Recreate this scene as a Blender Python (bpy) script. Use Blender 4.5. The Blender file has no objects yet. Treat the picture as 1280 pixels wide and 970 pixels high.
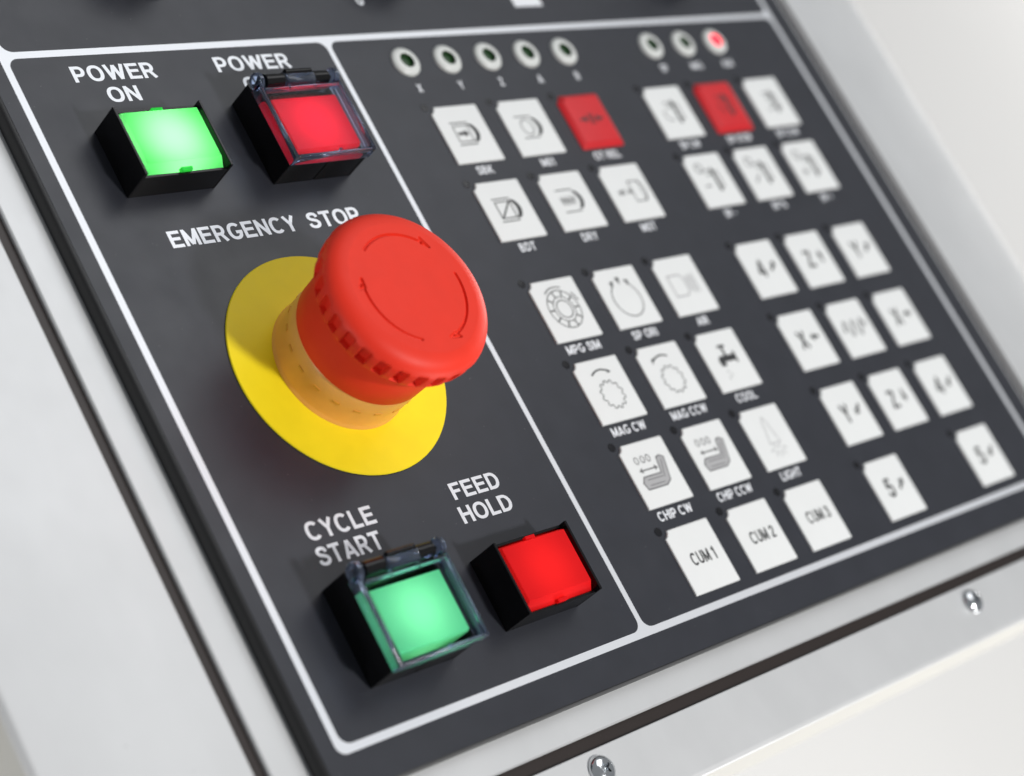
import bpy, bmesh, math, random
from mathutils import Matrix, Vector
random.seed(7)
sc = bpy.context.scene
C = sc.collection
sc.unit_settings.system = 'METRIC'
sc.unit_settings.scale_length = 0.01          # 1 unit = 1 cm
PI = math.pi

# ------------------------------------------------------------------ camera
R = [[0.6903758444306554, -0.4603060407318169, 0.5581214404522177],
     [0.16433350096425928, 0.851083507048078, 0.4986495407513919],
     [-0.7045393487148104, -0.2525375474984724, 0.6632111980477768]]
cam_d = bpy.data.cameras.new('camera')
cam = bpy.data.objects.new('camera', cam_d); C.objects.link(cam)
m = Matrix.Identity(4)
for i in range(3):
    for j in range(3):
        m[i][j] = R[j][i]
m.translation = Vector((-41.13447, -14.513875, 33.324266))
cam.matrix_world = m
cam_d.sensor_width = 36
cam_d.lens = 2476.82 / 1280 * 36
cam_d.clip_start = 0.5; cam_d.clip_end = 2000
cam_d.dof.use_dof = True
cam_d.dof.focus_distance = 47.5
cam_d.dof.aperture_fstop = 0.088
sc.camera = cam

# ------------------------------------------------------------------ light
w = bpy.data.worlds.new('World'); sc.world = w; w.use_nodes = True
w.node_tree.nodes['Background'].inputs[0].default_value = (0.93, 0.965, 1.0, 1)
w.node_tree.nodes['Background'].inputs[1].default_value = 0.27

def area(name, loc, target, size, power, col, sy=None):
    d = bpy.data.lights.new(name, 'AREA'); d.shape = 'RECTANGLE'
    d.size = size; d.size_y = sy or size; d.energy = power; d.color = col
    o = bpy.data.objects.new(name, d); C.objects.link(o)
    o.location = loc
    o.rotation_euler = (Vector(target) - Vector(loc)).to_track_quat('-Z', 'Y').to_euler()
    return o
area('lamp_key', (7, -57, 84), (-3, 0, 0), 9, 74000, (1.0, 0.975, 0.945))
area('softbox', (32, 42, 78), (-6, 0, 0), 62, 24500, (0.97, 0.985, 1.0))
area('added_fill', (45, -110, -12), (60, -20, -34), 60, 70000, (1.0, 0.98, 0.95), 12)  # added fill light, brightens the wall and the console's lower edge
area('added_fill', (190, 40, -4), (70, 20, -34), 60, 110000, (1.0, 0.98, 0.95), 14)  # added fill light for the wall at the upper right
area('added_fill', (-130, -25, -16), (-22, 0, -8), 30, 26000, (1.0, 0.98, 0.94), 8)  # fill light added only to brighten the console's left side
sc.view_settings.view_transform = 'Standard'; sc.view_settings.look = 'None'
sc.view_settings.gamma = 1; sc.view_settings.exposure = 0
sc.render.engine = 'CYCLES'
sc.cycles.max_bounces = 12; sc.cycles.transparent_max_bounces = 16
sc.cycles.transmission_bounces = 10

# ------------------------------------------------------------------ materials
def mat(name, base=(.5, .5, .5), rough=.5, metal=0.0, spec=.5, bump=None, var=None, coat=0, sss=0, sssr=(1, .3, .1),
        trans=0, ior=1.5, emit=None, estr=0, stretch=(1, 1, 1), rvar=None, speck=None):
    mt = bpy.data.materials.new(name); mt.use_nodes = True
    nt = mt.node_tree; p = nt.nodes['Principled BSDF']
    p.inputs['Base Color'].default_value = (*base, 1)
    p.inputs['Roughness'].default_value = rough
    p.inputs['Metallic'].default_value = metal
    p.inputs['Specular IOR Level'].default_value = spec
    p.inputs['IOR'].default_value = ior
    p.inputs['Coat Weight'].default_value = coat
    p.inputs['Transmission Weight'].default_value = trans
    if sss:
        p.inputs['Subsurface Weight'].default_value = sss
        p.inputs['Subsurface Radius'].default_value = sssr
        p.inputs['Subsurface Scale'].default_value = .25
    if emit:
        p.inputs['Emission Color'].default_value = (*emit, 1); p.inputs['Emission Strength'].default_value = estr
    tc = nt.nodes.new('ShaderNodeTexCoord'); mp = nt.nodes.new('ShaderNodeMapping')
    mp.inputs['Scale'].default_value = stretch
    nt.links.new(tc.outputs['Object'], mp.inputs[0])
    def noise(scale, detail=3):
        n = nt.nodes.new('ShaderNodeTexNoise'); n.inputs['Scale'].default_value = scale; n.inputs['Detail'].default_value = detail
        nt.links.new(mp.outputs[0], n.inputs['Vector']); return n
    if bump:
        n = noise(bump[0], 2); b = nt.nodes.new('ShaderNodeBump')
        b.inputs['Strength'].default_value = bump[1]; b.inputs['Distance'].default_value = bump[2]
        nt.links.new(n.outputs[0], b.inputs['Height']); nt.links.new(b.outputs[0], p.inputs['Normal'])
    col = None
    if var:                                   # gentle mottling: (scale, amount)
        n = noise(var[0], 5); r = nt.nodes.new('ShaderNodeMapRange')
        r.inputs['From Min'].default_value = .3; r.inputs['From Max'].default_value = .7
        r.inputs['To Min'].default_value = 1 - var[1]; r.inputs['To Max'].default_value = 1 + var[1]
        nt.links.new(n.outputs[0], r.inputs['Value'])
        mx = nt.nodes.new('ShaderNodeVectorMath'); mx.operation = 'SCALE'
        mx.inputs[0].default_value = base; nt.links.new(r.outputs[0], mx.inputs['Scale'])
        col = mx.outputs[0]
    if speck:                                 # dust specks: (scale, threshold, brightness)
        v = nt.nodes.new('ShaderNodeTexVoronoi'); v.inputs['Scale'].default_value = speck[0]
        nt.links.new(tc.outputs['Object'], v.inputs['Vector'])
        l = nt.nodes.new('ShaderNodeMath'); l.operation = 'LESS_THAN'; l.inputs[1].default_value = speck[1]
        nt.links.new(v.outputs['Distance'], l.inputs[0])
        n2 = noise(1.7, 2); g = nt.nodes.new('ShaderNodeMath'); g.operation = 'GREATER_THAN'; g.inputs[1].default_value = .52
        nt.links.new(n2.outputs[0], g.inputs[0])
        mu = nt.nodes.new('ShaderNodeMath'); mu.operation = 'MULTIPLY'
        nt.links.new(l.outputs[0], mu.inputs[0]); nt.links.new(g.outputs[0], mu.inputs[1])
        mx = nt.nodes.new('ShaderNodeMix'); mx.data_type = 'RGBA'
        nt.links.new(mu.outputs[0], mx.inputs['Factor'])
        if col: nt.links.new(col, mx.inputs['A'])
        else: mx.inputs['A'].default_value = (*base, 1)
        mx.inputs['B'].default_value = (speck[2],) * 3 + (1,)
        col = mx.outputs['Result']
    if col: nt.links.new(col, p.inputs['Base Color'])
    if rvar:
        n = noise(rvar[0], 4); r = nt.nodes.new('ShaderNodeMapRange')
        r.inputs['To Min'].default_value = rough - rvar[1]; r.inputs['To Max'].default_value = rough + rvar[1]
        nt.links.new(n.outputs[0], r.inputs['Value']); nt.links.new(r.outputs[0], p.inputs['Roughness'])
    return mt

M = {}
M['film'] = mat('panel_film', (.0255, .0275, .0360), .38, bump=(34, .5, .004), var=(1.1, .08), rvar=(.9, .09), speck=(4.5, .045, .15))
M['plate'] = mat('black_plate', (.006, .006, .007), .35, bump=(40, .2, .003))
M['ink'] = mat('light_ink', (.80, .82, .86), .42, metal=.45, bump=(30, .15, .002))
M['caption'] = mat('caption_ink', (.84, .86, .90), .5)
M['silver'] = mat('silver_sheet', (.665, .675, .685), .44, metal=.38, bump=(26, .3, .004), var=(.6, .03), stretch=(1, .6, 1), rvar=(2.2, .035), speck=(1.6, .03, .3))
M['side'] = mat('cream_sheet', (.66, .65, .61), .45, metal=.0, bump=(9, .1, .01))
M['groove'] = mat('brown_gap', (.020, .013, .011), .42, bump=(18, .3, .01), speck=(9, .05, .12))
M['wall'] = mat('wall_paint', (.84, .835, .825), .8, bump=(.3, .1, .1), var=(.03, .02))
M['yellow'] = mat('yellow_disc', (.96, .77, .014), .48, spec=.25, bump=(25, .12, .003), var=(1.5, .03), rvar=(3, .05))
M['collar'] = mat('amber_collar', (.98, .47, .11), .35, sss=.25, sssr=(1, .5, .15), bump=(20, .1, .003), var=(2, .05))
M['slit'] = mat('amber_slit', (.80, .36, .05), .4)
M['red_head'] = mat('red_head', (.80, .034, .014), .5, spec=.28, bump=(28, .16, .003), var=(1.3, .03), rvar=(3, .05))
M['black'] = mat('black_plastic', (.0045, .0045, .005), .22, spec=.32, bump=(14, .08, .003))
M['key'] = mat('white_key', (.80, .815, .815), .42, bump=(18, .12, .003), var=(1.3, .012))
M['key_red'] = mat('red_key', (.62, .012, .018), .42, bump=(18, .12, .003), var=(1.3, .03))
M['legend'] = mat('legend_ink', (.035, .036, .038), .6)
M['legend_grey'] = mat('legend_grey_ink', (.42, .42, .43), .6)
M['legend_mid'] = mat('legend_mid_ink', (.16, .16, .165), .6)
M['hole'] = mat('dark_window', (.006, .006, .008), .25)
M['bezel'] = mat('bezel_plastic', (.70, .72, .70), .28, bump=(20, .1, .002))
M['lens_green'] = mat('green_lens', (.012, .05, .012), .3)
M['lens_red'] = mat('red_lens_lit', (.8, .03, .06), .2, emit=(1, .02, .05), estr=1.1)
M['chrome'] = mat('chrome', (.72, .74, .76), .12, metal=1, bump=(12, .15, .006))
M['glass'] = mat('clear_plastic', (.62, .74, 1.0), .03, trans=.97, ior=1.49, bump=(3, .06, .01))
M['knob'] = mat('knob_plastic', (.008, .008, .009), .4, bump=(20, .2, .004))

def lens_mat(name, col, tr, rough=.28):
    """coloured diffusing button cap: the lamp inside shines through it"""
    mt = bpy.data.materials.new(name); mt.use_nodes = True; nt = mt.node_tree
    p = nt.nodes['Principled BSDF']; out = nt.nodes['Material Output']
    p.inputs['Base Color'].default_value = (*col, 1); p.inputs['Roughness'].default_value = rough; p.inputs['Specular IOR Level'].default_value = .12
    t = nt.nodes.new('ShaderNodeBsdfTranslucent'); t.inputs[0].default_value = (*tr, 1)
    a = nt.nodes.new('ShaderNodeMixShader'); a.inputs[0].default_value = .45
    nt.links.new(p.outputs[0], a.inputs[1]); nt.links.new(t.outputs[0], a.inputs[2])
    n = nt.nodes.new('ShaderNodeTexNoise'); n.inputs['Scale'].default_value = 3; b = nt.nodes.new('ShaderNodeBump')
    tc = nt.nodes.new('ShaderNodeTexCoord'); nt.links.new(tc.outputs['Object'], n.inputs['Vector'])
    b.inputs['Strength'].default_value = .15; b.inputs['Distance'].default_value = .01
    nt.links.new(n.outputs[0], b.inputs['Height']); nt.links.new(b.outputs[0], p.inputs['Normal'])
    nt.links.new(a.outputs[0], out.inputs[0])
    return mt
M['cap_green'] = lens_mat('green_cap', (.02, .62, .08), (.42, 1, .46))
M['cap_green2'] = lens_mat('pale_green_cap', (.14, .74, .38), (.34, .95, .50))
M['cap_red'] = lens_mat('red_cap', (.85, .015, .02), (1, .035, .03))
M['cap_crimson'] = lens_mat('crimson_cap', (.85, .01, .04), (1, .015, .06))

def clear_sheet():
    mt = bpy.data.materials.new('clear_sheet'); mt.use_nodes = True; nt = mt.node_tree
    nt.nodes.remove(nt.nodes['Principled BSDF']); out = nt.nodes['Material Output']
    lw = nt.nodes.new('ShaderNodeLayerWeight'); lw.inputs['Blend'].default_value = .5
    pw = nt.nodes.new('ShaderNodeMath'); pw.operation = 'POWER'; pw.inputs[1].default_value = 4; nt.links.new(lw.outputs['Facing'], pw.inputs[0])
    f = nt.nodes.new('ShaderNodeMath'); f.operation = 'MULTIPLY_ADD'; f.inputs[1].default_value = .35; f.inputs[2].default_value = .002; nt.links.new(pw.outputs[0], f.inputs[0])
    t = nt.nodes.new('ShaderNodeBsdfTransparent'); t.inputs[0].default_value = (.955, .965, .985, 1)
    g = nt.nodes.new('ShaderNodeBsdfGlossy'); g.inputs['Roughness'].default_value = .06
    a = nt.nodes.new('ShaderNodeMixShader')
    nt.links.new(f.outputs[0], a.inputs[0]); nt.links.new(t.outputs[0], a.inputs[1]); nt.links.new(g.outputs[0], a.inputs[2])
    nt.links.new(a.outputs[0], out.inputs[0]); return mt
M['clear'] = clear_sheet()

# ------------------------------------------------------------------ helpers
def thing(name, label, cat, loc=(0, 0, 0), group=None):
    o = bpy.data.objects.new(name, None); C.objects.link(o); o.location = loc
    o.empty_display_size = .3
    o['label'] = label; o['category'] = cat
    if group: o['group'] = group
    return o
def obj(name, bm, mt, parent=None, label=None, smooth=None, kind=None):
    me = bpy.data.meshes.new(name); bmesh.ops.recalc_face_normals(bm, faces=bm.faces); bm.to_mesh(me); bm.free()
    me.materials.append(mt)
    return obj_me(name, me, parent, label, smooth, kind)
def obj_me(name, me, parent=None, label=None, smooth=None, kind=None):
    o = bpy.data.objects.new(name, me); C.objects.link(o)
    if parent: o.parent = parent
    if label: o['label'] = label
    if kind: o['kind'] = kind
    if smooth is not None:
        for p in me.polygons: p.use_smooth = True
        me.set_sharp_from_angle(angle=math.radians(smooth))
    return o
def rrect(cx, cy, w, h, r, z, n=5):
    r = max(1e-4, min(r, w / 2 - 1e-4, h / 2 - 1e-4)); out = []
    for (sx, sy, a0) in ((1, 1, 0), (-1, 1, 90), (-1, -1, 180), (1, -1, 270)):
        for k in range(n + 1):
            a = math.radians(a0 + 90 * k / n)
            out.append((cx + sx * (w / 2 - r) + r * math.cos(a), cy + sy * (h / 2 - r) + r * math.sin(a), z))
    return out
def loft(bm, loops, cap0=True, cap1=True):
    vs = [[bm.verts.new(p) for p in L] for L in loops]
    n = len(vs[0])
    for a, b in zip(vs, vs[1:]):
        for i in range(n):
            bm.faces.new((a[i], a[(i + 1) % n], b[(i + 1) % n], b[i]))
    if cap0: bm.faces.new(vs[0][::-1])
    if cap1: bm.faces.new(vs[-1])
    return vs
def box(bm, x0, x1, y0, y1, z0, z1, r=.0, b=.012):
    cx, cy, w, h = (x0 + x1) / 2, (y0 + y1) / 2, x1 - x0, y1 - y0
    loft(bm, [rrect(cx, cy, w - 2 * b, h - 2 * b, r, z0, 2), rrect(cx, cy, w, h, r + b, z0 + b, 2),
              rrect(cx, cy, w, h, r + b, z1 - b, 2), rrect(cx, cy, w - 2 * b, h - 2 * b, r, z1, 2)])
def lathe(bm, prof, n=64, cx=0, cy=0, cap0=False, cap1=False):
    L = [[(cx + r * math.cos(2 * PI * k / n), cy + r * math.sin(2 * PI * k / n), z) for k in range(n)] for r, z in prof]
    loft(bm, L, cap0, cap1)
def cyl_x(bm, x0, x1, cy, cz, r, n=20, b=.015):
    L = []
    for x, rr in ((x0, r - b), (x0 + b, r), (x1 - b, r), (x1, r - b)):
        L.append([(x, cy + rr * math.cos(2 * PI * k / n), cz + rr * math.sin(2 * PI * k / n)) for k in range(n)])
    loft(bm, L)
def stroke(bm, pts, wd, z, closed=False):
    """ribbon of width wd along pts with mitred joints"""
    n = len(pts); P = [Vector(p) for p in pts]; L = []; Rr = []
    for i in range(n):
        if closed: a, b = P[i - 1], P[(i + 1) % n]
        else: a, b = P[max(i - 1, 0)], P[min(i + 1, n - 1)]
        d1 = (P[i] - a); d2 = (b - P[i])
        if d1.length < 1e-9: d1 = d2
        if d2.length < 1e-9: d2 = d1
        d1.normalize(); d2.normalize(); t = (d1 + d2)
        t = t.normalized() if t.length > 1e-6 else d1
        nn = Vector((-t.y, t.x)); c = max(.45, nn.dot(Vector((-d1.y, d1.x))))
        o = nn * (wd / 2 / c)
        L.append(bm.verts.new((P[i].x + o.x, P[i].y + o.y, z))); Rr.append(bm.verts.new((P[i].x - o.x, P[i].y - o.y, z)))
    for i in range(n if closed else n - 1):
        j = (i + 1) % n
        bm.faces.new((L[i], Rr[i], Rr[j], L[j]))
def poly(bm, pts, z): bm.faces.new([bm.verts.new((x, y, z)) for x, y in pts])
def arc(cx, cy, rx, a0, a1, n=24, ry=None):
    ry = ry or rx
    return [(cx + rx * math.cos(math.radians(a0 + (a1 - a0) * k / n)), cy + ry * math.sin(math.radians(a0 + (a1 - a0) * k / n))) for k in range(n + 1)]

_tc = {}
def curve(pts, n=5):
    """smooth path through the points"""
    P = [Vector(p) for p in pts]; P = [P[0] * 2 - P[1]] + P + [P[-1] * 2 - P[-2]]; out = []
    for i in range(1, len(P) - 2):
        for k in range(n):
            t = k / n; a, b, c, d = P[i - 1:i + 3]
            out.append(tuple(.5 * ((2 * b) + (c - a) * t + (2 * a - 5 * b + 4 * c - d) * t * t + (3 * b - a - 3 * c + d) * t ** 3)))
    return out + [tuple(P[-2])]
def glyph(ch, H):
    """(width, strokes) of a bold grotesque letter of height 1; H is half the stroke width"""
    T, Bm = 1 - H, H
    bowl = lambda x, yt, yb, x0=H: [(x0, yt), (x, yt)] + arc(x, (yt + yb) / 2, (yt - yb) / 2 * .82, 90, -90, 12, (yt - yb) / 2)[1:-1] + [(x, yb), (x0, yb)]
    def se(w, a0=0, a1=360, n=36):
        o = []
        for k in range(n + (a1 - a0 != 360)):
            a = math.radians(a0 + (a1 - a0) * k / n); c, s_ = math.cos(a), math.sin(a)
            o.append((w / 2 + (w / 2 - H) * math.copysign(abs(c) ** .88, c), .5 + (.5 - H + .01) * math.copysign(abs(s_) ** .88, s_)))
        return o
    G = {
     'I': (2 * H, [([(H, 0), (H, 1)], 0)]), 'L': (.58, [([(H, 1), (H, Bm), (.58, Bm)], 0)]),
     'E': (.66, [([(.64, T), (H, T), (H, Bm), (.66, Bm)], 0), ([(H, .52), (.60, .52)], 0)]),
     'F': (.60, [([(.60, T), (H, T), (H, 0)], 0), ([(H, .50), (.54, .50)], 0)]),
     'H': (.70, [([(H, 0), (H, 1)], 0), ([(.70 - H, 0), (.70 - H, 1)], 0), ([(H, .53), (.70 - H, .53)], 0)]),
     'T': (.64, [([(0, T), (.64, T)], 0), ([(.32, T), (.32, 0)], 0)]),
     'O': (.80, [(se(.80), 1)]), '0': (.56, [(se(.56), 1)]), 'C': (.76, [(se(.78, 42, 318), 0)]),
     'G': (.78, [(se(.80, 42, 330) + [(.80 - H, .46)], 0), ([(.44, .44), (.80, .44)], 0)]),
     'D': (.72, [([(H, Bm), (H, T), (.32, T)] + arc(.32, .5, .40 - H, 90, -90, 14, .5 - H)[1:-1] + [(.32, Bm)], 1)]),
     'P': (.66, [([(H, 0), (H, T)] + bowl(.36, T, .42, 2 * H)[1:], 0)]),
     'R': (.70, [([(H, 0), (H, T)] + bowl(.37, T, .45, 2 * H)[1:], 0), ([(.38, .45), (.62, 0)], 0)]),
     'B': (.68, [([(H, 0), (H, T)] + bowl(.34, T, .53, 2 * H)[1:], 0), (bowl(.36, .53, Bm, 2 * H), 0)]),
     'S': (.66, [(curve([(.57, .69), (.50, .86), (.33, T + .005), (.15, .85), (.11, .71), (.19, .59), (.36, .52), (.52, .43), (.58, .29), (.50, .14), (.32, Bm - .005), (.14, .15), (.07, .31)]), 0)]),
     'N': (.70, [([(H, 0), (H, 1)], 0), ([(.70 - H, 0), (.70 - H, 1)], 0), ([(H, .94), (.70 - H, .06)], 0)]),
     'M': (.82, [([(H, 0), (H, 1)], 0), ([(.82 - H, 0), (.82 - H, 1)], 0), ([(H + .01, .96), (.41, .08)], 0), ([(.81 - H, .96), (.41, .08)], 0)]),
     'W': (1.0, [([(.07, 1), (.28, .04)], 0), ([(.27, .04), (.50, .95)], 0), ([(.50, .95), (.73, .04)], 0), ([(.72, .04), (.93, 1)], 0)]),
     'A': (.74, [([(.07, 0), (.36, .95)], 0), ([(.67, 0), (.38, .95)], 0), ([(.17, .27), (.57, .27)], 0)]),
     'Y': (.68, [([(.07, .98), (.34, .46), (.61, .98)], 0), ([(.34, .5), (.34, 0)], 0)]),
     'X': (.68, [([(.08, .02), (.60, .98)], 0), ([(.08, .98), (.60, .02)], 0)]),
     'Z': (.64, [([(.03, T), (.55, T)], 0), ([(.55, T), (.09, Bm)], 0), ([(.03, Bm), (.63, Bm)], 0)]),
     'K': (.70, [([(H, 0), (H, 1)], 0), ([(H, .36), (.60, .98)], 0), ([(.27, .56), (.64, .01)], 0)]),
     'U': (.70, [([(H, 1), (H, .34)] + arc(.35, .34, .35 - H, 180, 360, 14, .34 - H)[1:-1] + [(.70 - H, .34), (.70 - H, 1)], 0)]),
     '1': (.38, [([(.27, 0), (.27, 1)], 0), ([(.27, .92), (.04, .74)], 0)]),
     '2': (.58, [(curve([(.08, .70), (.14, .86), (.30, T), (.46, .85), (.48, .68), (.36, .47), (.12, .22)]), 0), ([(.14, .25), (.08, Bm + .02)], 0), ([(.04, Bm), (.57, Bm)], 0)]),
     '3': (.58, [(curve([(.08, .74), (.16, .88), (.30, T), (.44, .84), (.44, .64), (.26, .53)]), 0), (curve([(.24, .53), (.46, .46), (.50, .26), (.40, .12), (.27, Bm), (.13, .13), (.06, .27)]), 0)]),
     '4': (.60, [([(.44, 0), (.44, 1)], 0), ([(.42, .93), (.07, .30)], 0), ([(.03, .29), (.60, .29)], 0)]),
     '5': (.58, [([(.53, T), (.16, T), (.10, .50)], 0), (curve([(.10, .49), (.28, .62), (.46, .52), (.50, .33), (.42, .14), (.27, Bm), (.13, .14), (.05, .28)]), 0)]),
     '-': (.32, [([(0, .40), (.32, .40)], 0)]), '+': (.5, [([(0, .45), (.5, .45)], 0), ([(.25, .2), (.25, .7)], 0)]),
     '%': (.9, [(arc(.19, .75, .12, 0, 342, 16), 1), (arc(.71, .25, .12, 0, 342, 16), 1), ([(.66, 1), (.24, 0)], 0)]),
    }
    return G[ch]
def lettering(name, s, x0, x1, yb, h, z, mt, parent, bold=.095, cx=None, narrow=None, label=None):
    """lettering s with baseline yb and cap height h between x0 and x1, or centred on cx"""
    bm = bmesh.new(); x = 0; q = 0
    for ch in s:
        if ch == ' ': x += .34; continue
        wd, sts = glyph(ch, bold)
        for pts, cl in sts:
            stroke(bm, [(px + x, py) for px, py in pts], 2 * bold, .0008 * (q % 4), bool(cl)); q += 1
        x += wd + .10
    b = x - .10
    if cx is not None: sx = h * (narrow or .85); ox = cx - sx * b / 2
    else: sx = (x1 - x0) / b; ox = x0
    for v in bm.verts: v.co = (v.co.x * sx + ox, v.co.y * h + yb, z + v.co.z)
    bm.normal_update()
    for f in bm.faces:
        if f.normal.z < 0: f.normal_flip()
    me = bpy.data.meshes.new(name); bm.to_mesh(me); bm.free(); me.materials.append(mt)
    return obj_me(name, me, parent, label)

# ------------------------------------------------------------------ background wall
bm = bmesh.new(); bmesh.ops.create_grid(bm, x_segments=1, y_segments=1, size=260)
o = obj('wall', bm, M['wall'], kind='structure'); o.location = (60, 20, -34)

# ------------------------------------------------------------------ the console
con = thing('control_console', 'silver framed dark grey machine control panel carrying all the buttons and keys', 'control panel')
ZS = -.40
X0, X1, Y0, Y1 = -22.15, 20.32, -12.55, 25.0
def ring(x0, x1, y0, y1, r, z, n=6): return rrect((x0 + x1) / 2, (y0 + y1) / 2, x1 - x0, y1 - y0, r, z, n)
# outer sheet metal box, with the hole the inner panel sits in
bm = bmesh.new()
hx0, hx1, hy0, hy1 = -17.55, 16.24, -10.89, 23.4
B = .16
loops = [ring(hx0, hx1, hy0, hy1, .05, -.75), ring(hx0, hx1, hy0, hy1, .05, ZS - .02), ring(hx0 - .02, hx1 + .02, hy0 - .02, hy1 + .02, .07, ZS)]
for k in range(7):
    a = k / 6 * PI / 2
    i = B * (1 - math.sin(a))
    loops.append(ring(X0 + i, X1 - i, Y0 + i, Y1 - i, .25 + B - i, ZS - B * (1 - math.cos(a))))
loft(bm, loops, False, False)
obj('top_sheet', bm, M['silver'], con, smooth=35)
bm = bmesh.new()
loft(bm, [ring(X0, X1, Y0, Y1, .4, ZS - B - .002), ring(X0, X1, Y0, Y1, .4, -6.2), ring(X0 + .2, X1 - .2, Y0 + .2, Y1 - .2, .3, -6.4),
          ring(X0 + 3, X1 - 3, Y0 + 7, Y1 - 3, .3, -6.4), ring(X0 + 3, X1 - 3, Y0 + 7, Y1 - 3, .3, -34)], False, False)
obj('side_sheet', bm, M['side'], con, smooth=35)
# dark channel floor under the gap
bm = bmesh.new(); loft(bm, [ring(hx0 - .02, hx1 + .02, hy0 - .02, hy1 + .02, .05, ZS - .13), ring(-16, 15, -9.5, 22, .05, ZS - .13)], False, False)
obj('gap_seal', bm, M['groove'], con)
# inner silver sheet
ix0, ix1, iy0, iy1 = -17.20, 15.90, -10.55, 23.0
bm = bmesh.new()
loft(bm, [ring(ix0, ix1, iy0, iy1, .06, -.75), ring(ix0, ix1, iy0, iy1, .06, ZS - .04), ring(ix0 + .04, ix1 - .04, iy0 + .04, iy1 - .04, .04, ZS)], False, True)
obj('inner_sheet', bm, M['silver'], con, smooth=35)
# black plate with the grey film on it
px0, px1, py0, py1 = -16.27, 15.15, -9.82, 22.3
bm = bmesh.new()
loft(bm, [ring(px0, px1, py0, py1, .1, ZS - .05), ring(px0, px1, py0, py1, .1, -.10), ring(px0 + .03, px1 - .03, py0 + .03, py1 - .03, .08, -.035), ring(px0 + .09, px1 - .09, py0 + .09, py1 - .09, .06, -.012)], True, True)
obj('panel_plate', bm, M['plate'], con, smooth=40)
bm = bmesh.new()
loft(bm, [ring(px0 + .13, px1 - .05, py0 + .05, py1 - .1, .1, -.0119), ring(px0 + .13, px1 - .05, py0 + .05, py1 - .1, .1, 0)], False, True)
film = obj('panel_film', bm, M['film'], con)

# printed border: white sheet outline with three rounded windows
def border():
    cu = bpy.data.curves.new('border', 'CURVE'); cu.dimensions = '2D'; cu.fill_mode = 'BOTH'
    def sp(pts):
        s = cu.splines.new('POLY'); s.points.add(len(pts) - 1)
        for q, p in zip(s.points, pts): q.co = (p[0], p[1], 0, 1)
        s.use_cyclic_u = True
    lw = .096
    L, Rr, T, Bt, Mx = -15.62, 14.2, 9.14, -8.87, -5.70
    sp(ring(L - lw, Rr + lw, Bt - lw, 21.4, .25, 0))
    sp(ring(L + lw, Mx - lw * .85, Bt + lw, T - lw, .28, 0))
    sp(ring(Mx + lw * .85, Rr - lw, Bt + lw, T - lw, .28, 0))
    sp(ring(L + lw, Rr - lw, T + lw, 21.2, .28, 0))
    o = bpy.data.objects.new('b', cu); C.objects.link(o)
    dg = bpy.context.evaluated_depsgraph_get(); dg.update()
    me = bpy.data.meshes.new_from_object(o.evaluated_get(dg)); bpy.data.objects.remove(o)
    for v in me.vertices: v.co.z = .006
    me.materials.clear(); me.materials.append(M['ink']); me.name = 'border_line'
    return obj_me('border_line', me, film, 'light printed border lines dividing the dark film')
border()

def caption(s, x0, x1, yb, h, big=True, **k):
    return lettering('caption', s, x0, x1, yb, h, .008, M['ink'] if big else M['caption'], film,
                     bold=.092 if big else .088, label='light caption reading ' + s, **k)
caption('POWER', -13.98, -11.58, 8.27, .46)
caption('ON', -13.28, -12.36, 7.64, .44)
caption('POWER', -9.70, -7.28, 8.30, .46)
caption('OFF', -9.12, -7.90, 7.66, .44)
caption('EMERGENCY', -13.58, -9.76, 3.50, .46)
caption('STOP', -9.36, -7.66, 3.50, .46)
caption('CYCLE', -13.84, -11.82, -4.27, .46)
caption('START', -13.86, -11.96, -4.90, .46)
caption('FEED', -9.32, -7.72, -4.27, .44)
caption('HOLD', -9.40, -7.68, -4.90, .44)
caption('0', -3.86, -3.58, 10.20, .5)
bm = bmesh.new(); poly(bm, [(2.25, 9.93), (3.45, 9.93), (3.45, 10.45), (2.25, 10.45)], .006)
obj('printed_patch', bm, M['caption'], film)

# ------------------------------------------------------------------ screws
for i, (x, y, t, lb) in enumerate([(-8.82, -11.42, .5, None), (7.47, -11.42, 1.3, None)]):
    bm = bmesh.new()
    prof = [(.36, 0), (.375, .03), (.36, .09), (.31, .155), (.23, .20), (.17, .215)]
    lathe(bm, prof, 40)
    # cross recess: centre sunk in a four-pointed star
    n = 40; top = [v for v in bm.verts if abs(v.co.z - .215) < 1e-5]
    top.sort(key=lambda v: math.atan2(v.co.y, v.co.x))
    r2 = []
    for v in top:
        a = math.atan2(v.co.y, v.co.x); s = abs(math.cos(2 * a)) ** 3
        rr = .06 + .10 * s
        r2.append(bm.verts.new((rr * math.cos(a), rr * math.sin(a), .222)))
    r3 = [bm.verts.new((v.co.x * .8, v.co.y * .8, .09)) for v in r2]
    for A_, B_ in ((top, r2), (r2, r3)):
        for k in range(n): bm.faces.new((A_[k], A_[(k + 1) % n], B_[(k + 1) % n], B_[k]))
    bm.faces.new(r3)
    s = obj('screw', bm, M['chrome'], con, smooth=40); s.location = (x, y, ZS); s.rotation_euler = (0, 0, t)

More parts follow.
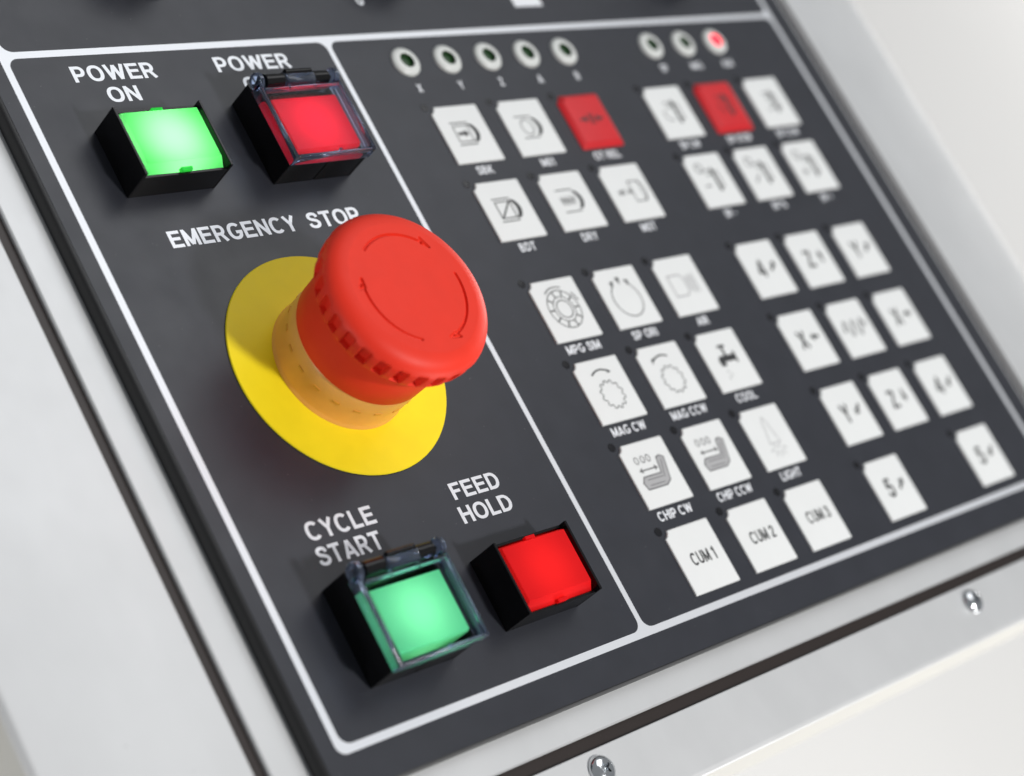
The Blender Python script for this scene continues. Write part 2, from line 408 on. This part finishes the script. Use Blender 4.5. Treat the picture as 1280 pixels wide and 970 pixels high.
# ------------------------------------------------------------------ emergency stop
EX, EY = -10.63, -.20
es = thing('emergency_stop_button', 'large red mushroom emergency stop button standing on a round yellow disc', 'emergency stop button', (EX, EY, 0))
bm = bmesh.new(); lathe(bm, [(3.01, .004), (3.02, .03), (3.0, .055), (1.7, .058)], 160)
obj('backing_disc', bm, M['yellow'], es, smooth=40)
bm = bmesh.new()
lathe(bm, [(1.83, .05), (1.83, .10), (1.81, .13), (1.80, .20), (1.80, .70), (1.80, 1.10), (1.78, 1.15), (1.70, 1.17)], 128)
col = obj('collar', bm, M['collar'], es, smooth=35)
for k in range(20):                            # short moulded slits round the collar
    bm = bmesh.new(); a0 = 360 / 20 * k + 5
    L = []
    for zz in (.70, .76):
        L.append([(1.80 * math.cos(math.radians(a0 + d)) * q, 1.80 * math.sin(math.radians(a0 + d)) * q, zz)
                  for q, ds in ((1.0 + .008, (0, 2, 4, 6)), (.985, (6, 4, 2, 0))) for d in ds])
    loft(bm, L); obj('collar_slit', bm, M['slit'], col, smooth=40)

def head():
    """turned head: grip notches round the rim, three arrow grooves sunk into the top"""
    NA = 672; NN = 28
    prof = [(1.70, 1.16), (1.80, 1.17), (1.81, 1.20), (1.83, 1.6), (1.86, 2.0), (1.875, 2.25), (1.90, 2.38), (1.95, 2.44),
            (2.02, 2.475), (2.075, 2.50), (2.105, 2.53), (2.12, 2.555), (2.128, 2.575), (2.14, 2.60), (2.155, 2.66), (2.17, 2.74), (2.185, 2.82), (2.197, 2.90), (2.20, 2.94), (2.202, 2.97), (2.202, 3.0), (2.202, 3.03), (2.198, 3.055), (2.19, 3.08),
            (2.165, 3.15), (2.13, 3.215), (2.08, 3.275), (2.01, 3.33), (1.93, 3.372), (1.84, 3.40), (1.76, 3.418)]
    r = 1.72
    fine = []
    while r > 1.10:
        fine.append((r, 3.424 + .022 * (1 - (r / 1.72) ** 2))); r -= .0135
    fine += [(r_, 3.424 + .022 * (1 - (r_ / 1.72) ** 2)) for r_ in (1.0, .8, .5, .2)]
    arcs = []
    for k in range(3):
        a1 = 127 - 120 * k; a2 = a1 - 76
        arcs.append((a1, a2))
    def seg(p, a, b):
        ax, ay = a; bx, by = b; px, py = p
        dx, dy = bx - ax, by - ay; t = ((px - ax) * dx + (py - ay) * dy) / (dx * dx + dy * dy)
        t = max(0, min(1, t)); return math.hypot(px - ax - t * dx, py - ay - t * dy)
    def pol(r, a): return (r * math.cos(math.radians(a)), r * math.sin(math.radians(a)))
    RA = 1.42
    heads = []
    for a1, a2 in arcs:
        tip = pol(RA, a2 - 9)
        heads.append([(pol(RA + .115, a2 + 2), tip), (tip, pol(RA - .03, a2 + .5)), (pol(RA + .115, a2 + 2), pol(RA + .03, a2 + 1))])
    def groove(x, y):
        r = math.hypot(x, y)
        if r < 1.15 or r > 1.68: return 0
        a = math.degrees(math.atan2(y, x)); d = 9
        for (a1, a2), hs in zip(arcs, heads):
            mid = (a1 + a2) / 2; da = (a - mid + 180) % 360 - 180
            if abs(da) > 62: continue
            if abs(da) <= 38: d = min(d, abs(r - RA))
            else: d = min(d, math.hypot(r - RA, math.radians(abs(da) - 38) * RA))
            for s_ in hs: d = min(d, seg((x, y), *s_))
        t = max(0, min(1, 1 - (d - .018) / .022))
        return .062 * t * t * (3 - 2 * t)
    verts = []; faces = []
    P = prof + fine
    for (r, z) in P:
        for k in range(NA):
            a = 2 * PI * k / NA; rr = r; zz = z
            if 2.54 < z < 3.07 and r > 2.0:
                u = ((k / NA * NN) % 1); dd = abs(u - .5)
                t = max(0, min(1, (.30 - dd) / .06)); t = t * t * (3 - 2 * t)
                zt = max(0, min(1, (3.06 - z) / .06)) * max(0, min(1, (z - 2.55) / .05))
                rr = r - .17 * t * zt
            x, y = rr * math.cos(a), rr * math.sin(a)
            if z > 3.42: zz = z - groove(x, y)
            verts.append((x, y, zz))
    for i in range(len(P) - 1):
        for k in range(NA):
            k2 = (k + 1) % NA
            faces.append((i * NA + k, i * NA + k2, (i + 1) * NA + k2, (i + 1) * NA + k))
    c = len(verts); verts.append((0, 0, 3.446)); b = (len(P) - 1) * NA
    for k in range(NA): faces.append((b + k, b + (k + 1) % NA, c))
    me = bpy.data.meshes.new('mushroom_head'); me.from_pydata(verts, [], faces); me.materials.append(M['red_head'])
    return obj_me('mushroom_head', me, es, None, 50)
head()

# ------------------------------------------------------------------ rectangular push buttons
def lamp(parent, z, size, power, colr, sh='DISK'):
    d = bpy.data.lights.new('button_lamp', 'AREA'); d.shape = sh; d.size = size; d.energy = power; d.color = colr
    o = bpy.data.objects.new('button_lamp', d); C.objects.link(o); o.parent = parent; o.location = (0, 0, z); o.rotation_euler = (PI, 0, 0)
    return o
def open_box(bm, w, h, t, z1, zlow):
    """square-tube housing: left and right walls reach z1, front and back walls zlow"""
    hw, hh = w / 2, h / 2
    box(bm, -hw, -hw + t, -hh, hh, 0, z1, b=.012); box(bm, hw - t, hw, -hh, hh, 0, z1, b=.012)
    box(bm, -hw + t - .004, hw - t + .004, -hh + .003, -hh + t, 0.002, zlow, b=.01); box(bm, -hw + t - .004, hw - t + .004, hh - t, hh - .003, 0.002, zlow, b=.01)
    box(bm, -hw + t, hw - t, -hh + t, hh - t, 0.003, .18, b=.01)
def cap_shell(w, h, zb, zs, zt, inset, cy=0):
    bm = bmesh.new()
    loft(bm, [rrect(0, cy, w, h, .03, zb, 3), rrect(0, cy, w, h, .03, zs - .015, 3), rrect(0, cy, w - .02, h - .02, .03, zs, 3),
              rrect(0, cy + .05, w - 2 * inset + .03, h - 2 * inset - .07, .03, zt - .015, 3), rrect(0, cy + .05, w - 2 * inset, h - 2 * inset - .10, .03, zt, 3)], False, True)
    return bm
def push_button(x0, x1, y0, y1, z1, label, capm, capname, group='lamp push buttons'):
    w, h = x1 - x0, y1 - y0
    t = thing('push_button', label, 'push button', ((x0 + x1) / 2, (y0 + y1) / 2, .002), group)
    bm = bmesh.new(); open_box(bm, w, h, .075, z1, z1 - .19)
    obj('button_housing', bm, M['black'], t, smooth=40)
    bm = cap_shell(w - .20, h - .18, .3, z1 - .25, z1 - .02, .10)
    c = obj('button_cap', bm, capm, t, smooth=25)
    # clips front and back
    for s in (-1, 1):
        bm = bmesh.new(); box(bm, -.16, .16, s * (h / 2 - .10) - .045, s * (h / 2 - .10) + .045, z1 - .22, z1 - .085, b=.01)
        obj('cap_clip', bm, capm, c)
    return t
p = push_button(-14.15, -11.60, 4.97, 6.86, 1.0, 'brightly lit green push button in a black housing under the POWER ON caption', M['cap_green'], 'green')
lamp(p, .30, 1.5, 52, (.62, 1.0, .66))
p = push_button(-9.84, -7.33, -7.68, -5.82, 1.0, 'uncovered red push button in a black housing under the FEED HOLD caption', M['cap_red'], 'red')
lamp(p, .28, 1.5, 11, (1.0, .55, .5))

def guarded_button(x0, x1, y0, y1, hz, capx0, capx1, capy0, capy1, label, capm):
    w, h = x1 - x0, y1 - y0; ox, oy = (x0 + x1) / 2, (y0 + y1) / 2
    t = thing('covered_push_button', label, 'push button', (ox, oy, .002), 'push buttons under hinged clear covers')
    bm = bmesh.new(); hw, hh = w / 2, h / 2; T = .1
    box(bm, -hw, -hw + T, -hh, hh, 0, hz); box(bm, hw - T, hw, -hh, hh, 0, hz)
    box(bm, -hw + T - .004, -.03, -hh + .003, -hh + T, .002, hz - .02); box(bm, .03, hw - T + .004, -hh + .003, -hh + T, .002, hz - .02)
    box(bm, -.04, .04, -hh + .02, -hh + T - .01, .002, hz - .06)
    box(bm, -hw + T - .004, hw - T + .004, hh - .42, hh - .003, .002, hz - .01)
    box(bm, -hw + T, hw - T, -hh + T, hh - .42, .003, .2, b=.01)
    obj('button_housing', bm, M['black'], t, smooth=40)
    # black hinge barrels standing on the housing
    hy, hzc, hr = hh - .17, hz + .31, .185
    for a, b in ((-hw + .22, -hw + .80), (hw - .86, hw - .26)):
        bm = bmesh.new(); cyl_x(bm, a, b, hy, hzc, hr); box(bm, a + .02, b - .02, hy - .12, hy + .12, hz - .05, hzc, b=.01)
        obj('hinge_barrel', bm, M['black'], t, smooth=40)
    cw, ch = capx1 - capx0, capy1 - capy0
    ccx, ccy = (capx0 + capx1) / 2 - ox, (capy0 + capy1) / 2 - oy
    bm = bmesh.new()
    loft(bm, [rrect(ccx, ccy, cw + .06, ch + .06, .03, .3, 3), rrect(ccx, ccy, cw + .06, ch + .06, .03, hz + .02, 3), rrect(ccx, ccy, cw, ch, .03, hz + .13, 3)], False, True)
    obj('button_cap', bm, capm, t, smooth=30)
    # hinged clear cover: flat lid, four rim walls, knuckles
    bm = bmesh.new(); z1 = hz + .45; zb = hz + .02; g = .08
    L0, L1, F0, F1 = -hw - .06, hw + .03, -hh - .05, hh - .52
    box(bm, L0 + g, L1 - g, F0 + g, F1, z1 - .07, z1 - .008, b=.006)
    cov = obj('clear_cover', bm, M['clear'], t, label='hinged transparent cover')
    def rim(a, b, c, d, z0_, z1_, bb=.032):
        bm = bmesh.new(); box(bm, a, b, c, d, z0_, z1_, b=bb); obj('cover_rim', bm, M['glass'], cov, smooth=50)
    rim(L0, L0 + g - .002, F0, F1 + .25, zb, z1); rim(L1 - g + .002, L1, F0, F1 + .25, zb, z1)
    rim(L0 + g, L1 - g, F0, F0 + g - .002, zb, z1)
    rim(L0 + g, L1 - g, F1 + .002, F1 + .09, z1 - .2, z1 + .01)
    for a, b, rr in ((L0, L0 + .17, .235), (-.46, .52, .20), (L1 - .15, L1, .235)):
        bm = bmesh.new(); cyl_x(bm, a, b, hy, hzc, rr, 24, .03); obj('hinge_knuckle', bm, M['glass'], cov, smooth=40)
    bm = bmesh.new(); box(bm, -.42, .48, hy - .20, hy + .10, hzc + .06, hzc + .20, b=.03); obj('hinge_knuckle', bm, M['glass'], cov, smooth=50)
    bm = bmesh.new(); cyl_x(bm, -.40, .46, hh - .05, hz + .46, .085, 16); box(bm, -.38, .44, hh - .09, hh - .01, hz - .05, hz + .45, b=.01); obj('hinge_barrel', bm, M['black'], t, smooth=40)
    for a, b in ((-.44, -.32), (.38, .50)):
        rim(a, b, F1 + .09, hy - .1, hzc - .05, hzc + .12)
    bm = bmesh.new(); cyl_x(bm, L0 + .16, L1 - .14, hy, hzc, .05, 12)
    obj('hinge_pin', bm, M['black'], t, smooth=40)
    bm = bmesh.new(); bmesh.ops.create_uvsphere(bm, u_segments=16, v_segments=10, radius=.06, matrix=Matrix.Translation((.1, F0 + .06, z1 + .0)))
    obj('cover_nib', bm, M['glass'], cov, smooth=60)
    return t
g1 = guarded_button(-9.82, -7.30, 4.87, 7.32, .85, -9.46, -7.38, 5.22, 6.72, 'crimson push button under a hinged clear cover beside the lit green button', M['cap_crimson'])
l = lamp(g1, .28, 1.25, 18, (1.0, .5, .5)); l.location = (.14, -.12, .28)
g2 = guarded_button(-14.17, -11.62, -7.84, -5.42, .95, -13.86, -11.78, -7.54, -6.04, 'pale green push button under a hinged clear cover below the CYCLE START caption', M['cap_green2'])
l = lamp(g2, .30, 1.25, 19, (.75, 1.0, .8)); l.location = (.075, -.16, .30)

# ------------------------------------------------------------------ indicator lamps
def indicator(x, y, label, lensm, group, lit=False):
    t = thing('indicator_lamp', label, 'indicator light', (x, y, .001), group)
    if 'bez' not in _tc:
        bm = bmesh.new(); lathe(bm, [(.47, 0), (.468, .05), (.44, .085), (.36, .125), (.27, .14), (.25, .135), (.235, .12)], 48)
        o = obj('bezel', bm, M['bezel'], t, smooth=50); _tc['bez'] = o.data
        bm = bmesh.new(); lathe(bm, [(.234, .118), (.234, .02), (.21, .012), (.16, .03), (.09, .042), (.02, .047)], 32, cap1=True)
        l = obj('lens', bm, M['lens_green'], t, smooth=60); _tc['len'] = l.data
    else:
        obj_me('bezel', _tc['bez'], t)
        me = _tc['len'] if lensm == 'lens_green' else _tc['len'].copy()
        if lensm != 'lens_green': me.materials.clear(); me.materials.append(M[lensm])
        l = obj_me('lens', me, t)
    if lit:
        l.location = (0, 0, .02)
    return t
for x, s, od in ((-3.30, 'X', 'leftmost'), (-1.70, 'Y', ''), (-.08, 'Z', ''), (1.54, 'A', ''), (3.17, 'B', '')):
    indicator(x, 8.22, 'white ringed unlit green indicator lamp directly above the letter %s' % s, 'lens_green', 'axis indicator lamps above the left keys')
    caption(s, 0, 0, 7.21, .28, False, cx=x + .02, narrow=.9)
for x, s, lb, lm, lit in ((7.21, 'SP', 'white ringed unlit indicator lamp, leftmost of the three at the upper right', 'lens_green', False),
                          (8.82, 'MAG', 'white ringed unlit indicator lamp in the middle of the three at the upper right', 'lens_green', False),
                          (10.41, 'ALM', 'white ringed indicator lamp lit red, rightmost of all the indicator lamps', 'lens_red', True)):
    indicator(x, 8.21, lb, lm, 'three indicator lamps above the right keys', lit)
    caption(s, 0, 0, 7.24, .27, False, cx=x + .05, narrow=.8)

# ------------------------------------------------------------------ membrane keys
KW, KH = 1.80, 1.86
HX, HY, HR = -.97, .975, .125
def key_outline(inset=0, r=.035):
    w, h = KW / 2 - inset, KH / 2 - inset
    pts = []
    def corner(cx, cy, a0, rr):
        for k in range(4):
            a = math.radians(a0 + 30 * k); pts.append((cx + rr * math.cos(a), cy + rr * math.sin(a)))
    corner(w - r, h - r, 0, r)
    RN = .265 + inset; ex = HX + math.sqrt(max(0, RN ** 2 - (HY - h) ** 2)); ey = HY - math.sqrt(max(0, RN ** 2 - (HX + w) ** 2))
    a0 = math.atan2(h - HY, ex - HX); a1 = math.atan2(ey - HY, -w - HX)
    for k in range(6):
        a = a0 + (a1 - a0) * k / 5; pts.append((HX + RN * math.cos(a), HY + RN * math.sin(a)))
    corner(-w + r, -h + r, 180, r); corner(w - r, -h + r, 270, r)
    return pts
def key_mesh(red):
    bm = bmesh.new(); L = []
    for ins, z in (((0, 0), (.0, .03), (.13, .15), (.16, .155)) if red else ((0, 0), (0, .045), (.018, .062), (.05, .066))):
        L.append([(x, y, z) for x, y in key_outline(ins)])
    loft(bm, L, False, True)
    bmesh.ops.recalc_face_normals(bm, faces=bm.faces)
    me = bpy.data.meshes.new('key_cap'); bm.to_mesh(me); bm.free(); me.materials.append(M['key_red' if red else 'key'])
    for q in me.polygons: q.use_smooth = True
    me.set_sharp_from_angle(angle=math.radians(30)); return me
KM = {False: key_mesh(False), True: key_mesh(True)}
bm = bmesh.new(); lathe(bm, [(HR, .002), (HR * .98, .012), (.03, .014)], 20, HX, HY, cap1=True)
for v in bm.verts: pass
_h = bpy.data.meshes.new('indicator_window'); bm.to_mesh(_h); bm.free(); _h.materials.append(M['hole'])

class Ico:
    """strokes and fills, each a hair above the one before"""
    def __init__(s): s.bm = bmesh.new(); s.z = 0
    def up(s): s.z += .0009; return s.z
    def st(s, pts, w=.035, closed=False): stroke(s.bm, pts, w, s.up(), closed); return s
    def fill(s, pts): poly(s.bm, pts, s.up()); return s
    def arrow(s, x0, y0, x1, y1, w=.07, hw=.13, hl=.16):
        d = Vector((x1 - x0, y1 - y0)); L = d.length; d.normalize(); n = Vector((-d.y, d.x)); b = Vector((x1, y1)) - d * hl
        s.st([(x0, y0), (b.x, b.y)], w); s.fill([(b.x + n.x * hw, b.y + n.y * hw), (x1, y1), (b.x - n.x * hw, b.y - n.y * hw)]); return s
def wedge(i, x=.28, h=.36):
    # the thick curved cutting edge at the right of the block symbols
    a = arc(x - .25, 0, .42, 55, -55, 12, h); b = arc(x - .40, 0, .42, -55, 55, 12, h)
    i.fill(a + b)
def gear(cx, cy, r0, r1, n, ph=0):
    pts = []
    for k in range(n):
        for d, r in ((0, r0), (.22, r1), (.5, r1), (.72, r0)):
            a = 2 * PI * (k + d) / n + ph; pts.append((cx + r * math.cos(a), cy + r * math.sin(a)))
    return pts
def rect(x0, y0, x1, y1): return [(x0, y0), (x1, y0), (x1, y1), (x0, y1)]
def ic_block(kind):
    def f():
        i = Ico()
        if kind == 'sbk':
            i.st([(-.48, .36), (.2, .36)], .035); i.st([(-.48, -.36), (.2, -.36)], .035); i.st(rect(-.42, -.26, .12, .26), .03, True)
            i.arrow(-.34, 0, .06, 0, .09, .12, .16)
        elif kind == 'm01':
            i.st([(-.45, .36), (.2, .36)]); i.st([(-.45, -.36), (.2, -.36)]); i.st(arc(-.12, 0, .22, 0, 345, 20, .26), .03, True)
        elif kind == 'bdt':
            i.st([(-.48, .36), (.2, .36)]); i.st([(-.48, -.36), (.2, -.36)]); i.st(rect(-.42, -.26, .14, .26), .035, True); i.st([(-.38, -.24), (.12, .25)], .05)
        elif kind == 'dry':
            i.st([(-.48, .36), (.2, .36)]); i.st([(-.48, -.36), (.2, -.36)])
            i.st([(-.42 + k * .045, .12 * (-1) ** k) for k in range(13)], .04)
        wedge(i); return i
    return f
def ic_mst():
    i = Ico(); i.st(rect(.06, -.34, .5, .34), .035, True); i.st(arc(.42, 0, .2, 80, -80, 10, .34), .035); i.arrow(-.12, 0, .04, 0, .05, .1, .1); return i
def ic_otrel():
    i = Ico(); i.arrow(-.5, 0, -.14, 0, .07, .13, .18); i.st([(-.06, -.18), (-.06, .18)], .06); i.st([(.06, -.18), (.06, .18)], .06); i.arrow(.5, 0, .14, 0, .07, .13, .18); return i
def ic_mpg():
    i = Ico(); i.st(arc(0, 0, .58, 0, 354, 48), .028, True); i.st(arc(0, 0, .38, 0, 350, 32), .024, True); i.st(arc(0, 0, .27, 0, 350, 28), .03, True)
    for k in range(10):
        a = 2 * PI * k / 10; i.st([(.39 * math.cos(a), .39 * math.sin(a)), (.565 * math.cos(a), .565 * math.sin(a))], .04)
    i.st(arc(0, 0, .68, 130, 70, 12), .028); i.st(arc(0, 0, .68, 40, 15, 8), .028); return i
def ic_spori():
    i = Ico(); i.st(arc(0, -.08, .55, 60, -240, 50), .032); i.fill([(-.09, .62), (.09, .62), (0, .38)])
    i.fill([(.20, .52), (.36, .33), (.38, .50)]); i.fill([(-.20, .52), (-.38, .50), (-.36, .33)]); return i
def ic_air():
    i = Ico(); i.st([(-.55, -.34), (-.55, .34), (-.05, .34), (.08, .2), (.08, -.2), (-.05, -.34)], .045, True); i.st([(.2, .24), (.2, -.24)], .04)
    for k in range(3): i.st([(.30 + .1 * k, .30), (.30 + .1 * k, -.30)], .03)
    return i
def ic_gear(ccw):
    def f():
        i = Ico(); i.st(gear(.03, -.16, .36, .43, 12), .026, True)
        i.st(arc(.0, .02, .58, 128, 62, 16), .05)
        if ccw: i.fill([(-.44, .50), (-.30, .58), (-.43, .36)])
        else: i.fill([(.40, .48), (.28, .58), (.24, .46)])
        return i
    return f
def ic_cool():
    i = Ico(); i.fill([(-.16, .48), (.16, .48), (.16, .40), (-.16, .40)]); i.st([(0, .40), (0, .14)], .10)
    i.fill([(-.30, .14), (.34, .14), (.34, -.06), (-.14, -.06), (-.14, -.18), (-.34, -.18), (-.38, 0)])
    i.fill([(.34, .22), (.42, .22), (.42, -.14), (.34, -.14)])
    for x, y in ((-.26, -.32), (-.18, -.44), (-.3, -.52)): i.st([(x, y), (x + .02, y - .06)], .03)
    return i
F = []
def ic_chip(gray=False):
    def f():
        i = Ico(); o = [(-.55, -.42), (.20, -.42), (.40, -.30), (.58, .34), (.44, .42), (.30, .38), (.20, -.06), (-.50, -.06), (-.62, -.22)]
        i.st(o, .04, True); F.append(o); i.st([(-.42, -.16), (.2, -.16)], .025); i.st([(-.42, -.32), (.18, -.32)], .025); i.st([(.24, -.2), (.44, .3)], .03)
        i.st([(-.45, .12), (.1, .12)], .04); i.fill([(-.55, .12), (-.42, .2), (-.42, .04)]); i.fill([(.18, .12), (.06, .2), (.06, .04)])
        for x in (-.46, -.22, 0): i.st(arc(x, .42, .07, 0, 345, 10, .1), .022, True)
        return i
    return f
def ic_light():
    i = Ico(); i.st([(0, .62), (-.09, .46), (-.13, .20), (-.20, -.06), (-.24, -.20), (.24, -.20), (.20, -.06), (.13, .20), (.09, .46)], .026, True)
    i.st(arc(0, -.20, .14, 180, 360, 10), .024)
    for a in (-150, -120, -90, -60, -30): c, s_ = math.cos(math.radians(a)), math.sin(math.radians(a)); i.st([(.22 * c, -.24 + .22 * s_), (.40 * c, -.24 + .40 * s_)], .03)
    return i
def ic_jog(dx, dy):
    def f():
        i = Ico(); c = (.38, .04); L = .21
        i.arrow(c[0] - dx * L, c[1] - dy * L, c[0] + dx * L, c[1] + dy * L, .10, .13, .2); return i
    return f
def ic_rapid():
    i = Ico(); pts = [(-.52 + 1.04 * k / 40, .26 * math.sin(2 * PI * 2.5 * k / 40)) for k in range(41)]; i.st(pts, .05)
    i.fill([(.60, .16), (.44, .10), (.56, -.06)]); i.fill([(-.60, -.1), (-.44, -.06), (-.54, .1)]); return i
def ic_spindle(v):
    def f():
        i = Ico(); i.st([(-.28, .34), (.0, .34), (.0, .18), (-.2, .18)], .035)
        i.fill([(.08, .42), (.20, .42), (.20, -.42), (.08, -.42)]); i.st([(.20, .28), (.34, .28), (.34, -.28), (.20, -.28)], .045)
        if v == 0: i.st(arc(-.24, -.1, .2, 120, 300, 12), .035)
        if v == 1: i.st([(-.34, .02), (-.1, -.3)], .05)
        if v == 2: i.st(arc(-.24, -.1, .2, 60, -120, 12), .035)
        if v >= 3:
            i.st(arc(-.38, .44, .15, 0, 345, 14), .04, True)
        if v == 3: i.st([(-.5, -.2), (-.24, -.2)], .05)
        if v == 4: i.st([(-.5, -.32), (-.24, -.06)], .05)
        if v == 5: i.st([(-.5, -.2), (-.24, -.2)], .05); i.st([(-.37, -.33), (-.37, -.07)], .05)
        return i
    return f

def panel_key(x, y, label, group, icon=None, txt=None, cap=None, red=False, hole=True, ink='legend', capw=None, txtspec=None):
    t = thing('panel_key', label, 'key', (x, y, .001), group)
    obj_me('key_cap', KM[red], t)
    if hole: obj_me('indicator_window', _h, t)
    zt = .159 if red else .070
    leg = None
    if icon:
        i = icon(); 
        for v in i.bm.verts: v.co.z += zt
        me = bpy.data.meshes.new('legend'); i.bm.normal_update()
        for f in i.bm.faces:
            if f.normal.z < 0: f.normal_flip()
        i.bm.to_mesh(me); i.bm.free(); me.materials.append(M[ink])
        leg = obj_me('legend', me, t)
        if F:
            fb = bmesh.new(); poly(fb, F.pop(), zt + .0003); obj('legend_fill', fb, M['legend_grey'], t)
    if txt:
        cx, yb, h, nr = txtspec or (0, -.17, .34, .8)
        lettering('legend_lettering', txt, 0, 0, yb, h, zt + .0002, M['legend'], t, bold=.085, cx=cx, narrow=nr)
    if cap:
        # caption printed on the film under the key
        caption(cap, 0, 0, y - 1.305, .265, False, cx=x - .02, narrow=(capw or .84) * 1.24)
CL = (-2.53, 0.0, 2.55); CR = (6.40, 8.87, 11.40); RW = (5.73, 3.21, 0.0, -2.52, -5.05, -7.56)
GL = 'function keys in the left block'; GR = 'keys in the right block'
LK = [
 (0, 0, 'SBK', ic_block('sbk'), 'white key with an arrow in a block, captioned SBK'),
 (0, 1, 'M01', ic_block('m01'), 'white key with an oval in a block, captioned M01, between SBK and the red key'),
 (0, 2, 'OT REL', ic_otrel, 'red key captioned OT REL at the end of the top row of the left block'),
 (1, 0, 'BDT', ic_block('bdt'), 'white key with a slashed block symbol, captioned BDT'),
 (1, 1, 'DRY', ic_block('dry'), 'white key with a wavy line in a block, captioned DRY'),
 (1, 2, 'MST', ic_mst, 'white key with MST and an arrow into a block, just under the OT REL key'),
 (2, 0, 'MPG SIM', ic_mpg, 'white key with a handwheel ring symbol, captioned MPG SIM'),
 (2, 1, 'SP ORI', ic_spori, 'white key with an open circle and arrowheads, captioned SP ORI'),
 (2, 2, 'AIR', ic_air, 'white key with an air nozzle symbol, captioned AIR'),
 (3, 0, 'MAG CW', ic_gear(False), 'white key with a gear under an arc, captioned MAG CW'),
 (3, 1, 'MAG CCW', ic_gear(True), 'white key with a gear under an arc, captioned MAG CCW'),
 (3, 2, 'COOL', ic_cool, 'white key with a black tap symbol, captioned COOL'),
 (4, 0, 'CHIP CW', ic_chip(), 'white key with a chip conveyor symbol, captioned CHIP CW'),
 (4, 1, 'CHIP CCW', ic_chip(), 'white key with a chip conveyor symbol, captioned CHIP CCW'),
 (4, 2, 'LIGHT', ic_light, 'white key with a work lamp symbol, captioned LIGHT'),
]
for r, c, cp, ic, lb in LK:
    panel_key(CL[c], RW[r], lb, GL, ic, cap=cp, red=(cp == 'OT REL'), ink='legend_mid' if cp.startswith('CHIP') else 'legend_grey' if cp == 'AIR' or cp == 'LIGHT' else 'legend',
              txt='MST' if cp == 'MST' else None, txtspec=(-.36, -.08, .17, .8), capw={'CHIP CCW': .78, 'MAG CCW': .80}.get(cp))
for c, n in ((0, '1'), (1, '2'), (2, '3')):
    panel_key(CL[c], RW[5], ['white key lettered CUM 1, directly under the CHIP CW key', 'white key lettered CUM 2, directly under the CHIP CCW key', 'white key lettered CUM 3, directly under the LIGHT key'][c], GL, None, txt='CUM ' + n, txtspec=(.05, -.19, .35, .84))
SP = [(0, 0, 'SP CW', 0, False, 'white spindle key leftmost in the top row of the right block'), (0, 1, 'SP STOP', 1, True, 'red spindle key in the middle of the top row of the right block'),
      (0, 2, 'SP CCW', 2, False, 'white spindle key at the right end of the top row, nearest the right border'), (1, 0, 'SP -', 3, False, 'white spindle key captioned SP -, below the first key of the right block'),
      (1, 1, 'SP %', 4, False, 'white spindle key directly below the red spindle key'), (1, 2, 'SP +', 5, False, 'white spindle key at the right end of the second row, nearest the right border')]
for r, c, cp, v, red, lb in SP:
    panel_key(CR[c], RW[r], lb, 'spindle keys at the upper right', ic_spindle(v), cap=cp, red=red, capw=.76)
J = [(2, 0, '4', 1, 1), (2, 1, 'Z', 0, 1), (2, 2, 'Y', 1, 1), (3, 0, 'X', -1, 0), (3, 2, 'X', 1, 0), (4, 0, 'Y', -1, -1), (4, 1, 'Z', 0, -1), (4, 2, '4', -1, -1), (5, 0, '5', 1, 1), (5, 2, '5', -1, -1)]
nm = {(1, 1): 'an up-right arrow', (0, 1): 'an up arrow', (-1, 0): 'a left arrow', (1, 0): 'a right arrow', (-1, -1): 'a down-left arrow', (0, -1): 'a down arrow'}
for r, c, s, dx, dy in J:
    k = 1 if dx == 0 or dy == 0 else .75
    panel_key(CR[c], RW[r], 'white jog key marked %s with %s' % (s, nm[(dx, dy)]) + {(2, 0): ', below the SP - key', (4, 2): ', above the corner key', (5, 0): ', right of CUM 3', (5, 2): ', lower right corner'}.get((r, c), ''), GR, ic_jog(dx * k, dy * k), txt=s, txtspec=(-.22, -.29, .60, .95))
panel_key(CR[1], RW[3], 'white key with a wavy rapid symbol, centre of the jog keys', GR, ic_rapid)

# ------------------------------------------------------------------ knobs at the top edge
for i, (x, y, r, lb) in enumerate([(-10.55, 11.85, 1.2, 'black rotary knob cut off by the top edge above the POWER captions'),
                                   (-2.05, 11.55, 1.1, 'black rotary knob cut off by the top edge above the X and Y lamps'),
                                   (10.3, 11.15, 1.1, 'black rotary knob cut off by the top edge above the three right lamps')]):
    t = thing('rotary_knob', lb, 'knob', (x, y, .001), 'black rotary knobs above the top border line')
    bm = bmesh.new(); lathe(bm, [(r, 0), (r, .12), (r - .08, .18), (r * .8, .2)], 64); obj('knob_skirt', bm, M['knob'], t, smooth=40)
    bm = bmesh.new(); n = 72; L = []
    for rr, z in ((r * .82, .18), (r * .80, 1.3), (r * .74, 1.42), (r * .3, 1.44)):
        L.append([((rr - .03 * (k % 4 < 2)) * math.cos(2 * PI * k / n), (rr - .03 * (k % 4 < 2)) * math.sin(2 * PI * k / n), z) for k in range(n)])
    loft(bm, L, False, True); obj('knob_grip', bm, M['knob'], t, smooth=40)
